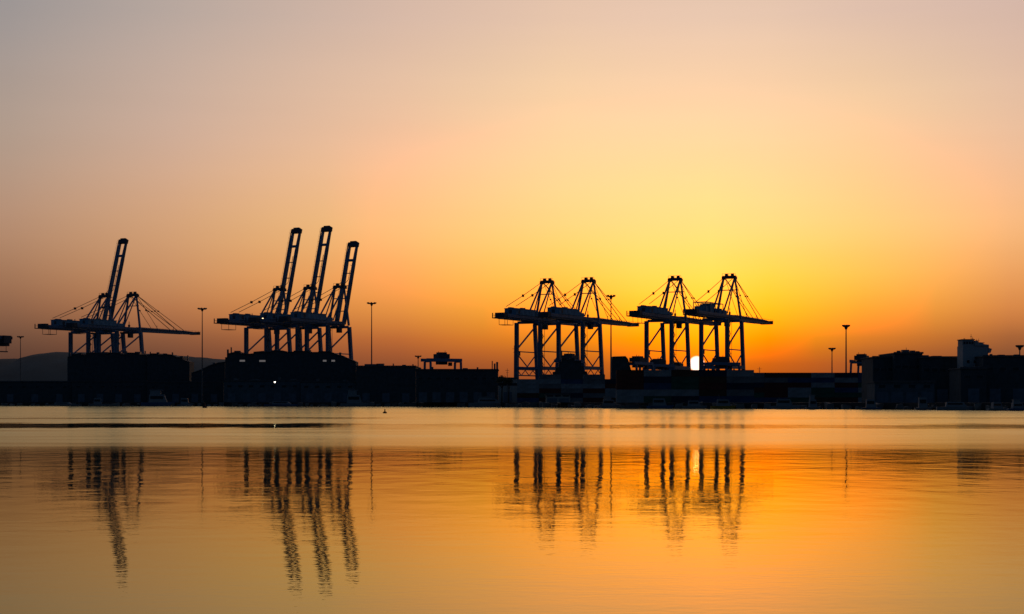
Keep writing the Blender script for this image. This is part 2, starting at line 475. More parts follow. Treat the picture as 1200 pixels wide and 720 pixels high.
# ------------------------------------------------------------------ ship-to-shore cranes
BL = 76.0      # boom length beyond the hinge
HU, HZ = 14.0, 56.5   # hinge
def stairs(mb, x, y, z0, z1, w=1.1, run=2.6):
    z, sgn = z0, 1
    while z < z1:
        zz = min(z + 3.2, z1)
        mb.bar((x, y - sgn * run / 2, z), (x, y + sgn * run / 2, zz), w * .3, .25)
        mb.box(x - w/2, x + w/2, y + sgn * run/2 - .3, y + sgn * run/2 + .5, zz - .08, zz + .06)
        z, sgn = zz, -sgn
def make_crane(raised, blen=BL, trolley_u=-47.0, open_deck=False):
    root = empty('container_crane', '', 'crane')
    root['group'] = 'ship-to-shore container cranes on the quay'
    for sx in (-1, 1):
        x = 9.0 * sx
        b = MB(); b.bar((x, -15, 3.2), (x, -15, 54.2), 2.3, 2.5); b.build('leg', 'crane', root)
        b = MB(); b.bar((x, 17.5, 3.2), (x, 12, 54.2), 2.1, 2.5); b.build('leg', 'crane', root)
        # side frame: sill, portal beam, struts
        b = MB(); b.bar((x, -13.9, 23.2), (x, 14.6, 23.2), 1.7, 2.3); b.build('portal_beam', 'crane', root)
        b = MB()
        b.bar((x, -14, 18.4), (x, 15, 18.4), .6, .8)
        for k in range(5):
            b.bar((x, -14 + k * 5.8, 18.4 if k % 2 else 22), (x, -8.2 + k * 5.8, 22 if k % 2 else 18.4), .4, .4)
        b.build('lower_truss', 'crane', root)
        b = MB(); b.bar((x, -14, 36.5), (x, 11.8, 52), .85, .85); b.build('diagonal_brace', 'crane', root)
        b = MB(); b.bar((x, -14, 34.6), (x, 13.4, 34.6), .6, .7); b.build('strut', 'crane', root)
        b = MB(); b.bar((x, -14.2, 33), (x, .6, 24.5), .6, .6).bar((x, 13.6, 33), (x, .6, 24.5), .6, .6); b.build('knee_brace', 'crane', root)
        b = MB(); b.bar((x, -17.5, 2.4), (x, 20, 2.4), 1.5, 1.7)
        b.build('sill_beam', 'crane', root)
        for yy in (-15, 17.5):
            b = MB()
            for q in (-3.6, -1.2, 1.2, 3.6):
                b.tube((x + q * .7 - .3, yy, .45), (x + q * .7 + .3, yy, .45), .45, n=10)
            b.box(x - 3.2, x + 3.2, yy - .5, yy + .5, .8, 1.5)
            b.build('bogie', 'crane_dark', root)
    for y, z, d in ((-15, 54.2, 1.8), (12, 54.2, 1.8), (-15, 23.2, 1.6), (14.9, 23.2, 1.6)):
        b = MB(); b.bar((-8, y, z), (8, y, z), 1.7, d); b.build('cross_beam', 'crane', root)
    # twin girder landward of the hinge
    for sx in (-1, 1):
        b = MB(); b.box(3.1 * sx - .8, 3.1 * sx + .8, -52, HU, 55.0, 58.2); b.build('girder', 'crane', root)
        b = MB()   # walkway with handrail along the girder
        xo = 4.6 * sx
        b.box(xo - .55, xo + .55, -54, HU, 56.0, 56.12)
        b.bar((xo + .5 * sx, -54, 57.2), (xo + .5 * sx, HU, 57.2), .09, .09)
        for k in range(23): b.bar((xo + .5 * sx, -54 + k * 3.05, 56.1), (xo + .5 * sx, -54 + k * 3.05, 57.2), .09, .09)
        b.build('walkway', 'steel', root)
    for y in (-51.2, -43, -34, -25, -8, 0, 7): MB().box(-2.3, 2.3, y - .5, y + .5, 55.9, 57.6).build('girder_tie', 'crane', root)
    # rear end platform with rope sheaves
    b = MB(); b.box(-4.6, 4.6, -58, -52.1, 55.2, 55.7)
    b.box(-3.8, 3.8, -55.5, -52.1, 55.71, 59.0)
    b.bar((-4.4, -57.6, 55.6), (-4.4, -57.6, 58.8), .5).bar((4.4, -57.6, 55.6), (4.4, -57.6, 58.6), .5)
    b.bar((-4.4, -57.6, 57.3), (4.4, -57.6, 57.3), .2)
    b.build('rear_platform', 'crane_dark', root)
    # hanging maintenance frame
    b = MB()
    for sx in (-1, 1):
        for y in (-51, -43):
            b.bar((3.1 * sx, y, 55.4), (3.1 * sx, y, 51.2), .22)
        b.bar((3.1 * sx, -51, 51.2), (3.1 * sx, -43, 51.2), .3)
    b.bar((-3.1, -51, 51.2), (3.1, -51, 51.2), .3).bar((-3.1, -43, 51.2), (3.1, -43, 51.2), .3)
    b.build('hanging_frame', 'steel', root)
    # machinery house
    if open_deck:
        for y0_, y1_, h_ in ((-41, -35, 61.6), (-31.5, -25, 63.4), (-14, -10, 61.2)):
            MB().box(-3.6, 3.6, y0_, y1_, 58.3, h_).build('winch_house', 'house', root)
        b = MB()
        for sx in (-1, 1):
            for y in (-41, -33, -24, -17, -10): b.bar((4.2 * sx, y, 58.2), (4.2 * sx, y, 64.2), .45)
            b.bar((4.2 * sx, -41, 64.2), (4.2 * sx, -10, 64.2), .5)
            b.bar((4.2 * sx, -24, 58.4), (4.2 * sx, -17, 64), .3)
        for y in (-41, -33, -24, -17, -10): b.bar((-4.2, y, 64.2), (4.2, y, 64.2), .4)
        b.build('gantry_frame', 'crane', root)
        for y in (-21, -15.5): MB().tube((-1.5, y, 60), (1.5, y, 60), 1.5, n=14).build('winch_drum', 'crane_dark', root)
    else:
        b = MB(); b.box(-4.4, 4.4, -41, -10, 58.3, 62.3)
        b.raw([(-4.7,-41.4,62.31),(4.7,-41.4,62.31),(4.7,-9.6,62.31),(-4.7,-9.6,62.31),(-4.7,-41.4,62.6),(0,-41.4,62.9),(4.7,-41.4,62.6),(-4.7,-9.6,62.6),(0,-9.6,62.9),(4.7,-9.6,62.6)],
              [(0,3,2,1),(0,1,6,5,4),(2,3,7,8,9),(4,5,8,7),(5,6,9,8),(1,2,9,6),(3,0,4,7)])
        hs = b.build('machinery_house', 'house', root)
        for bx in ((-4.46, -4.41, -38, -35.5, 59, 61.5), (4.41, 4.46, -38, -35.5, 59, 61.5), (-1.2, 1.2, -41.06, -41.01, 59, 61.4)):
            MB().box(*bx).build('louvre', 'crane_dark', hs)
        for bx in ((-3.4, -1.4, -38, -33, 62.5, 63.5), (1.2, 3.2, -30, -26, 62.5, 63.4)): MB().box(*bx).build('roof_vent', 'steel', hs)
        MB().tube((0, -20, 62.8), (0, -20, 64), .3).build('chimney', 'steel', hs)
    # electrical room, and gear on the girder towards the hinge
    b = MB(); b.box(-3.6, 3.6, -7.4, -1, 58.3, 60.6); b.build('electrical_room', 'house', root)
    for sx in (-1, 1):
        b = MB(); b.tube((3.1 * sx - .4, 5.5, 59.2), (3.1 * sx + .4, 5.5, 59.2), .95, n=12)
        b.bar((3.1 * sx, 5.5, 58.3), (3.1 * sx, 5.5, 62.5), .35)
        b.build('rope_sheave', 'crane_dark', root)
    # pylon
    for sx in (-1, 1):
        b = MB(); b.bar((8.6 * sx, 12, 55.3), (3.9 * sx, 13, 83.2), 1.25, 1.4, .95, 1.1); b.build('pylon_leg', 'crane', root)
        b = MB(); b.bar((3.9 * sx, 12.4, 82.8), (3.9 * sx, -9, 58.6), .85, .9); b.build('pylon_backstay', 'crane', root)
        b = MB(); b.bar((3.9 * sx, 12.8, 83), (3.9 * sx, -1, 58.6), .6, .6); b.build('pylon_backstay', 'crane', root)
        b = MB()   # slim rear stay with its link plate
        b.bar((3.6 * sx, 12.3, 83.4), (3.6 * sx, -16, 72.5), .3).bar((3.6 * sx, -16, 72.5), (3.6 * sx, -40, 63.9), .3)
        b.box(3.6 * sx - .4, 3.6 * sx + .4, -17, -15, 71.6, 73.3)
        b.build('rear_stay', 'cable', root)
    b = MB()
    b.bar((-6.3, 13, 75), (6.3, 13, 75), .5, .6)
    b.build('pylon_tie', 'crane', root)
    b = MB(); b.box(-4.6, 4.6, 11.8, 14.4, 82.6, 84.6)
    for sx in (-1, 1):
        b.tube((2.1 * sx - .8, 13.4, 85.0), (2.1 * sx + .8, 13.4, 85.0), 1.15, n=12)
        b.box(4.3 * sx - .5, 4.3 * sx + .5, 11.2, 15.2, 82.0, 84.0)
    b.bar((-4.6, 12, 86), (4.6, 12, 86), .14)
    for x in (-4.6, 0, 4.6): b.bar((x, 12, 84.5), (x, 12, 86), .14)
    b.build('pylon_head', 'crane_dark', root)
    # boom: modelled lying flat, then turned up about the hinge when raised
    ang = radians(74) if raised else 0
    R = Matrix.Translation((0, HU, HZ)) @ Matrix.Rotation(ang, 4, 'X')
    def tb(b):
        b.v = [tuple(R @ Vector(v)) for v in b.v]; return b
    for sx in (-1, 1):
        b = MB()
        b.bar((3.1 * sx, .3, .25), (3.1 * sx, blen - 16, 0), 1.6, 3.4, 1.5, 2.7).bar((3.1 * sx, blen - 16, 0), (3.1 * sx, blen, -.3), 1.5, 2.5, 1.3, 1.6)
        tb(b).build('boom_beam', 'crane', root)
        b = MB()
        b.bar((4.5 * sx, 1, .9), (4.5 * sx, blen, .5), .9, .12)
        b.bar((4.9 * sx, 1, 2.0), (4.9 * sx, blen, 1.6), .1)
        for k in range(int(blen / 4)): b.bar((4.9 * sx, 1 + k * 4, .9), (4.9 * sx, 1 + k * 4, 2), .1)
        tb(b).build('boom_walkway', 'steel', root)
    b = MB()
    for y in (blen - 13.5,): b.bar((-4.3, y, .2), (4.3, y, .2), 1.5, 1.5)
    for k in range(1, 5):
        y = k * (blen - 14) / 5.0
        b.bar((-2.4, y, .6), (2.4, y, .6), .5, .5)
    tb(b).build('boom_tie', 'crane', root)
    b = MB(); b.bar((-4.2, blen - 1.2, -.1), (4.2, blen - 1.2, -.1), 3.2, 2.4); b.box(-2.6, 2.6, blen + .3, blen + 1.3, -1, 1.1)
    tb(b).build('boom_tip', 'crane_dark', root)
    b = MB()   # masts of small lamps and aerials standing on the boom
    for y in (24, 44): b.bar((3.1, y, 1.2), (3.1, y, 4.2), .25)
    tb(b).build('boom_lamp_bracket', 'steel', root)
    if raised:
        b = MB()
        for sx in (-1, 1):
            p = R @ Vector((2.2 * sx, 33, 2.4)); q = R @ Vector((2.2 * sx, blen - 22, 2.0))
            b.bar((2.2 * sx, 13.5, 84), p, .26).bar(p, q, .26)
            b.bar((2.6 * sx, 14.5, 83), R @ Vector((2.6 * sx, 27, 1.8)), .3)
        b.build('forestay', 'cable', root)
        b = MB(); b.bar((0, 13, 83), R @ Vector((0, 27, .5)), .5).build('boom_latch', 'crane', root)
    else:
        for sx in (-1, 1):
            for q, w in ((25, .24), (48, .36), (57, .3)):
                b = MB(); p0 = Vector((3.4 * sx, 13.6, 83.6)); p1 = R @ Vector((3.1 * sx, q, 1.5))
                b.bar(p0, p1, w); mid = p0.lerp(p1, .45); b.box(mid.x - .3, mid.x + .3, mid.y - .8, mid.y + .8, mid.z - .5, mid.z + .5)
                b.build('forestay', 'cable', root)
    # trolley with spreader, and the driver's cab
    b = MB(); tu = trolley_u
    b.box(-2.2, 2.2, tu - 3, tu + 3, 53.1, 54.22)
    if tu > 0:
        b.box(-5.5, 5.5, tu - 5, tu + 4, 51.6, 58.4).box(-4, 4, tu - 3, tu + 3, 49.2, 51.59).bar((3, tu, 49.2), (3, tu, 44.6), .3).bar((0, tu - 4, 44.4), (0, tu + 4, 44.4), 2.2, .9)
    tr = b.build('trolley', 'crane_dark', root)
    cu = 2.0
    b = MB(); b.box(4.6, 7.2, cu - 2, cu + 1.6, 49.8, 52.8); b.box(4.2, 7.4, cu - 2.4, cu + 2, 52.81, 53.1); b.bar((5, cu, 53.1), (3.4, cu, 55.4), .5)
    cb = b.build('driver_cab', 'crane_dark', root)
    b = MB(); b.box(4.8, 7.0, cu + 1.61, cu + 1.66, 50.1, 52.4).box(4.8, 7.0, cu - 2.06, cu - 2.01, 50.6, 52.4)
    b.build('window', 'glass', cb)
    # lift box and stair tower on the landward leg
    b = MB(); b.box(-9 - .9, -9 + 1.1, -13.6, -11.6, 31.8, 35.0); b.build('lift_cage', 'crane_dark', root)
    b = MB(); stairs(b, 9.0 + 1.7, -15, 3, 54); b.bar((10.0, -16.8, 3), (10.0, -16.8, 54), .2).bar((11.4, -13.2, 3), (11.4, -13.2, 54), .2)
    b.build('stair_tower', 'steel', root)
    b = MB(); b.bar((-9, -16.4, 3), (-9, -16.4, 54), .25); b.build('cable_tray', 'steel', root)
    return root

down = make_crane(False)
up_long = make_crane(True)
up_short = make_crane(True, 62.6)
open_one = make_crane(False, open_deck=True)
far_end = make_crane(False, trolley_u=84.0)
cranes = [
    (far_end, -84, 1.05, 'crane whose lowered boom tip and trolley alone poke in at the left edge'),
    (up_long, 109, 1.05, 'leftmost crane with its boom raised, standing alone apart from the trio of raised booms'),
    (down, 142, 1.05, 'lowered boom crane at left, its boom reaching out to a tall lamp mast'),
    (up_long, 315, 1.05, 'left crane of the three that stand together with booms raised'),
    (up_long, 351, 1.05, 'middle crane of the three with booms raised, its tip the highest of all'),
    (up_short, 386, 1.05, 'right crane of the three together with booms raised, its boom the shortest'),
    (down, 631, 1.02, 'leftmost lowered boom crane of the right hand four, its rear platform clear of the others'),
    (down, 680, 1.015, 'lowered boom crane just left of the lamp mast between the two right pairs'),
    (down, 782.5, 1.0, 'lowered boom crane standing just left of the setting sun'),
    (open_one, 846.5, 1.0, 'lowered boom crane with an open machinery deck, standing just right of the sun'),
]
CR = []
for src, px, k, lab in cranes:
    c_ = place(src, USED, crane_pos(px, k), -YAW, lab)
    CR.append(c_)
    if src is not far_end:      # every driver has stopped the trolley somewhere else
        dy = random.Random(int(px)).choice((-9, -6, -3, 0, 2, 4))
        for ch in c_.children:
            if ch.name.startswith('driver_cab'): ch.location.y = dy
            if ch.name.startswith('trolley'): ch.location.y = 49 + dy

# ------------------------------------------------------------------ lamp masts
def make_mast(h, head=3.4, name='lamp_mast'):
    o = empty(name, '', 'lamp mast', group='high lamp masts over the port')
    b = MB(); b.tube((0, 0, 0), (0, 0, h), .55, .26, 10); b.build('pole', 'steel', o)
    b = MB(); b.tube((0, 0, h - .9), (0, 0, h - .5), head * .75, head, 16).tube((0, 0, h - .5), (0, 0, h - .3), head, head * .96, 16)
    b.tube((0, 0, h - 2.2), (0, 0, h - .9), .5, 1.0, 10)
    hd = b.build('lamp_ring', 'steel', o)
    b = MB()
    for k in range(8):
        a = 2 * pi * k / 8; c = Vector((cos(a) * head * .85, sin(a) * head * .85, h - .1))
        b.box(c.x - .45, c.x + .45, c.y - .45, c.y + .45, h - .45, h + .25)
    b.build('lamp', 'crane_dark', hd)
    b = MB(); b.box(-.8, .8, -.8, .8, 0, .8); b.build('base', 'concrete', o)
    return o
for px, py, Y, hd, lab in (
    (24, 394.5, 1500, 3.2, 'thin lamp mast far left against the low hills'),
    (237, 361.5, 1130, 3.3, 'tall lamp mast at the tip of the left lowered boom'),
    (435.5, 355, 1110, 3.3, 'tall lamp mast right of the three raised booms'),
    (490, 417.3, 1290, 2.6, 'short lamp mast left of the yard crane on the long shed roof'),
    (716, 346.5, 915, 2.5, 'tall lamp mast between the two right pairs of cranes'),
    (975, 408.3, 1080, 2.3, 'lower lamp mast of the two right of the lowered booms'),
    (991.5, 381.5, 850, 1.9, 'taller lamp mast of the two right of the lowered booms'),
    (1195, 405.3, 800, 1.8, 'lamp mast over the long flat block at the right edge'),
):
    m_ = make_mast(H(py, Y) - GZ, hd); m_.location = (X(px, Y), Y, GZ); m_['label'] = lab

# ------------------------------------------------------------------ yard gantry cranes
def make_rtg():
    o = empty('yard_gantry_crane', '', 'yard crane', group='gantry cranes over the container yard')
    w, d, h = 24.0, 12.0, 30.0
    for sx in (-1, 1):
        for sy in (-1, 1):
            b = MB(); b.bar((sx * w / 2, sy * d / 2, 2.4), (sx * w / 2, sy * d / 2 * .8, h - 1), 1.3, 1.3); b.build('leg', 'crane', o)
            b = MB()
            for q in (-1.2, 1.2): b.tube((sx * w / 2 - .5, sy * d / 2 + q, .9), (sx * w / 2 + .5, sy * d / 2 + q, .9), .9, n=14)
            b.build('wheel', 'rubber', o)
        b = MB(); b.bar((sx * w / 2, -d / 2 - 2, 2.2), (sx * w / 2, d / 2 + 2, 2.2), 1.1, 1.2); b.build('sill_beam', 'crane', o)
        b = MB(); b.bar((sx * w / 2, -d / 2 * .8 + .7, h - 1), (sx * w / 2, d / 2 * .8 - .7, h - 1), .9, 1.0); b.build('end_beam', 'crane', o)
    for sy in (-1, 1):
        b = MB(); b.bar((-w / 2 - 3, sy * d * .4, h + .2), (w / 2 + .8, sy * d * .4, h + .2), 1.1, 2.2); b.build('girder', 'crane', o)
    b = MB(); b.box(-5.5, 3.5, -4.2, 4.2, h + 1.4, h + 4.6); b.box(-3.8, 1.8, -3, 3, h + 4.61, h + 5.8); b.box(-4.5, 2.5, -2.5, 2.5, h - 3, h + 1.3)
    tr = b.build('trolley', 'crane_dark', o)
    b = MB(); b.bar((3.2, 3, h + 4.6), (3.2, 3, h + 7.2), .25).bar((-5, -3, h + 4.6), (-5, -3, h + 6.4), .25); b.build('aerial', 'steel', tr)
    b = MB(); b.box(-w / 2 - 2.6, -w / 2 - .9, -2, 2, 3.2, 7.2); b.build('power_pack', 'crane_dark', o)
    b = MB(); b.box(2.6, 4.8, -5.4, -3.2, h - 4, h - 1.4); cb = b.build('driver_cab', 'crane_dark', o)
    b = MB(); b.box(2.8, 4.6, -5.46, -5.41, h - 3.6, h - 1.8); b.build('window', 'glass', cb)
    return o
rtg = make_rtg()
for px, py, Y, rz, lab in (
    (519, 413.5, 1010, 28, 'yard gantry crane standing alone behind the long flat shed left of centre'),
    (668, 415, 985, 62, 'yard gantry crane between the legs of the left lowered boom pair'),
    (748, 418, 960, 58, 'yard gantry crane close beside the dark silo block right of the middle lamp mast'),
    (772, 421, 1020, 48, 'yard gantry crane seen low between the two legs left of the sun'),
    (793, 425, 1090, 60, 'lowest yard gantry crane, just left of the sun'),
    (846, 418.5, 1000, 30, 'yard gantry crane standing right of the setting sun between crane legs'),
    (1010, 415.5, 950, 66, 'yard gantry crane at the left end of the tall right hand building'),
):
    h = H(py, Y) - 36
    o = place(rtg, USED, (X(px, Y), Y, max(GZ, GZ)), radians(rz), lab)
    s_ = (H(py, Y) - GZ) / 35.6
    o.scale = (min(1.05, max(.85, s_)), min(1.05, max(.85, s_)), s_)

# ------------------------------------------------------------------ buildings
def building(name, px0, px1, py, Y, depth, label, cat='building', wall='walld', roof='flat', rise=0, doors=3, windows=6, extra=None, slope=0):
    x0, x1 = X(px0, Y), X(px1, Y); w = x1 - x0; h = H(py, Y) - GZ
    o = empty(name, label, cat, (x0 + w / 2, Y, GZ))
    b = MB()
    if roof == 'gable':
        b.raw([(-w/2,0,0),(w/2,0,0),(w/2,0,h-rise),(0,0,h-.3),(-w/2,0,h-rise),(-w/2,depth,0),(w/2,depth,0),(w/2,depth,h-rise),(0,depth,h-.3),(-w/2,depth,h-rise)],
              [(0,1,2,3,4),(9,8,7,6,5),(0,4,9,5),(1,6,7,2),(2,7,8,3),(3,8,9,4)])
    else:
        b.box(-w/2, w/2, 0, depth, 0, h - .6)
    b.build('wall', wall, o)
    b = MB()
    if roof == 'gable':
        for sx in (-1, 1):
            a = Vector((0, -.6, h)); c = Vector((sx * (w/2 + .6), -.6, h - rise - .3))
            vs = [a, c, c + Vector((0, depth + 1.2, 0)), a + Vector((0, depth + 1.2, 0))]
            b.raw([v + Vector((0, 0, -.25)) for v in vs] + vs, [(0,3,2,1),(4,5,6,7),(0,1,5,4),(1,2,6,5),(2,3,7,6),(3,0,4,7)])
    else:
        b.box(-w/2 - .4, w/2 + .4, -.4, depth + .4, h - .59, h - .1)
        b.box(-w/2 - .4, w/2 + .4, -.4, -.15, h - .09, h + .25)
    rf = b.build('roof', 'roof', o)
    if extra:
        for q, ww, hh in extra: MB().box(q * w - ww/2, q * w + ww/2, 2, 2 + ww, h - .08, h + hh).build('roof_plant', 'steel', rf)
    for k in range(doors):
        dx = -w/2 + w * (k + .5) / doors; dh = min(6.0, h * .5)
        b = MB(); b.box(dx - 2.4, dx + 2.4, -.12, -.02, .05, dh); b.build('door', 'door', o)
    for k in range(windows):
        dx = -w/2 + w * (k + .5) / windows
        b = MB(); b.box(dx - 1.5, dx + 1.5, -.10, -.02, h * .68, h * .68 + 1.6); f = b.build('window', 'steel', o)
        b = MB(); b.box(dx - 1.35, dx + 1.35, -.14, -.101, h * .68 + .12, h * .68 + 1.48); b.build('pane', 'glass', f)
    return o

building('warehouse', -60, 84, 447, 1190, 30, 'long low quayside warehouse at the far left below the hills', roof='flat', doors=5, windows=9)
building('warehouse', 84.3, 172, 446.5, 1183, 22, 'low quayside warehouse in front of the lone pair of left cranes', roof='flat', doors=4, windows=6)
building('warehouse', 172.3, 262, 447.5, 1172, 22, 'low quayside warehouse under the lamp mast left of the raised booms', roof='flat', doors=4, windows=6)

def profile_hall(name, prof, Y, depth, label, wall='walld', lit=(), plant=()):
    """a tall hall whose roof steps and slopes along the given outline"""
    x0 = X(prof[0][0], Y); xm = X(prof[-1][0], Y); cx = (x0 + xm) / 2
    o = empty(name, label, 'building', (cx, Y, GZ))
    top = [(X(p, Y) - cx, H(q, Y) - GZ) for p, q in prof]
    def prism(pts, y0, y1):
        n_ = len(pts); vs = [(x, y0, z) for x, z in pts] + [(x, y1, z) for x, z in pts]
        return MB().raw(vs, [tuple(range(n_)), tuple(range(2 * n_ - 1, n_ - 1, -1))] + [(k, n_ + k, n_ + (k + 1) % n_, (k + 1) % n_) for k in range(n_)])
    prism([(top[0][0], 0), (top[-1][0], 0)] + [(x, z - .6) for x, z in top[::-1]], 0, depth).build('wall', wall, o)
    rf = prism([(x, z) for x, z in top[::-1]] + [(x, z - .55) for x, z in top], -.5, depth + .5).build('roof', 'roof', o)
    for p, q, w, hh in plant:
        MB().box(X(p, Y) - cx - w / 2, X(p, Y) - cx + w / 2, 3, 3 + w, H(q, Y) - GZ - 1.5, H(q, Y) - GZ + hh).build('roof_plant', 'steel', rf)
    w = xm - x0
    for k in range(6): MB().box(-w/2 + w * (k + .5) / 6 - 2.6, -w/2 + w * (k + .5) / 6 + 2.6, -.12, -.02, .05, 7).build('door', 'door', o)
    for p, q, ww in lit:  # pale slits of sky light, imitated by faintly glowing panes
        f = MB().box(X(p, Y) - cx - ww/2 - .2, X(p, Y) - cx + ww/2 + .2, -.10, -.02, H(q, Y) - GZ - .8, H(q, Y) - GZ + .8).build('window', 'steel', o)
        MB().box(X(p, Y) - cx - ww/2, X(p, Y) - cx + ww/2, -.14, -.101, H(q, Y) - GZ - .6, H(q, Y) - GZ + .6).build('pane', 'slit_glow', f)
    return o
profile_hall('bulk_store', [(79, 418), (84, 417.8), (84.2, 415), (95, 414.6), (95.2, 416.2), (101, 416.2), (101.2, 413.6), (118, 413.2), (118.2, 414.6), (127, 414.6), (127.2, 413.2), (141, 413.4), (141.2, 415.4), (149, 415.2), (149.2, 413.2), (163, 413.6), (163.2, 415.8), (172, 416)], 1210, 18,
             'tall dark bulk store whose roof cuts across the lone left pair of cranes', plant=[(80, 416, 1.2, 1.8), (92, 415, 3, .8), (103, 414, .7, 2.6), (121, 414, 5, .9), (128, 413.8, 1, 2.2), (146, 413.5, 2, 1.2), (160, 413.5, 4, .8), (169, 415, .8, 2.4)])
profile_hall('bulk_store', [(172.3, 415.8), (176, 415.6), (176.2, 414.2), (186, 414.4), (186.2, 416), (192, 416), (192.2, 414.8), (201, 415.6), (207, 418.4), (214, 418.8), (214.2, 421.6), (222, 424)], 1206, 18,
             'tall dark bulk store sloping down towards the left lamp mast', plant=[(175, 415.5, .8, 2), (184, 414.6, 2, 1.1), (192, 415.5, 3, .8), (201, 416, 1, 1.9), (212, 419, 2.4, 1), (219, 420.5, .7, 2.6)])
profile_hall('storage_hall', [(224.3, 437), (236, 433), (246, 428), (256, 425), (263.5, 424)], 1190, 18,
             'low sloping hall between the left lamp mast and the raised booms', plant=[(250, 427, 2, 1.2)])
profile_hall('bulk_store', [(263.8, 419), (266, 418.8), (266.2, 414.6), (271, 413.4), (276, 412.4), (281, 412.6), (281.2, 414.2), (291, 414.8), (297, 414.2), (297.2, 412.4), (309, 411.4), (309.2, 412.6), (318, 411.8), (318.2, 410.6), (331, 410.8), (337, 412.2), (344, 412.2), (344.2, 411), (362, 411.4), (362.2, 412.8), (373, 412.6), (373.2, 411.4), (385, 411.8), (391, 413.6), (396, 416.2), (400, 416.4), (405, 419), (412, 421.5), (417, 424)], 1115, 18,
             'long dark bulk store with rounded roof under the three raised booms', lit=[(284, 423, 3.6), (307.5, 423.2, 4.2), (380.5, 423, 2.4), (390.5, 423, 2.4)],
             plant=[(266, 415, 1.2, 3.2), (270, 413, .8, 3.6), (277, 412.6, 4, .9), (322, 411.4, 2, .9), (361, 411.6, 3, .7), (386, 412, 2, .9), (398, 415, 1.5, 1.1)])
building('warehouse', 262.3, 352, 446, 1085, 34, 'warehouse behind the lit floodlight, below the three raised booms', doors=5, windows=7, wall='wallg', extra=[(-.35, 3, 1.5), (-.1, 6, .9), (.22, 1.5, 2.4), (.4, 4, 1)])
building('warehouse', 352.3, 417, 447, 1080, 34, 'dark low warehouse below the right raised boom', doors=3, windows=5, wall='wallg', extra=[(-.2, 2, 1.5), (.3, 3, .8)])
building('storage_hall', 417.3, 487.2, 429, 1075, 55, 'big windowless storage hall below the lamp mast right of the raised booms', doors=3, windows=0, extra=[(-.25, 9, 1.3), (-.1, 5, 1.6), (.12, .8, 1.6), (.3, 2.5, .8), (.45, .8, 1.2)])
building('transit_shed', 487.5, 583.5, 433, 960, 30, 'long flat transit shed with spikes on its right end, left of centre', doors=6, windows=9, wall='walld', extra=[(-.46, 2, .8), (-.3, 1, 1.5), (.1, 3, .8), (.25, 1, 1.3), (.46, 1, 3.5), (.49, 1.2, 4.4), (.43, .6, 5.0)])
building('office_block', 583.8, 606, 443, 930, 18, 'small low block between the long flat shed and the right cranes', doors=1, windows=4, wall='wallp')
profile_hall('silo_block', [(648, 436), (651, 435.6), (651.2, 431), (655, 430.6), (655.2, 424), (658, 423.6), (658.2, 419.4), (663, 419.4), (663.2, 421.4), (668, 421.4), (668.2, 419.6), (673, 419.8), (673.2, 422.4), (681, 422.8), (681.2, 429), (684, 429.4), (684.2, 435), (688, 435.6)], 950, 10,
             'dark stepped silo block standing between the legs of the left lowered boom pair')
profile_hall('silo_block', [(717, 424), (718, 418), (733, 417.5), (736, 421), (738, 428), (741, 440)], 935, 10,
             'dark silo block right of the middle lamp mast')
building('office_block', 1023, 1048, 418, 740, 24, 'narrow dark block at the left end of the tall right hand building', doors=2, windows=3, wall='walld')
building('grain_store', 1048.2, 1081, 413.3, 735, 30, 'tall block with roof plant left of the pale control tower', doors=2, windows=4, wall='walld', extra=[(-.3, 1.5, .9), (-.05, 3, 1.3), (.2, 2.2, 1.0), (.38, 1.5, .7)])
building('grain_store', 1081.2, 1128, 418.3, 728, 30, 'lower block between roof plant and pale control tower', doors=3, windows=5, wall='walld', extra=[(-.4, 3, .8), (-.1, 4, .5)])
building('warehouse', 1152.3, 1290, 417, 700, 34, 'long flat topped block at the right edge under a lamp mast', doors=5, windows=9, wall='walld', extra=[(-.42, 1, .8), (-.33, 2.5, .5), (-.2, 2, .6), (-.12, .6, 1.2)])
building('warehouse', 1126, 1156, 431, 688, 18, 'dark lower block in front of the foot of the pale control tower', doors=1, windows=2, wall='walld', extra=[(-.3, 1.2, .7), (.2, 2.0, .5)])
building('boat_shed', 1025, 1095, 447, 655, 14, 'low boat shed near the water below the block with roof plant', doors=4, windows=4, wall='wallg')
building('boat_shed', 640, 668, 462, 800, 10, 'small pale boat shed at the water below the left lowered boom pair', doors=2, windows=3, wall='wallp')

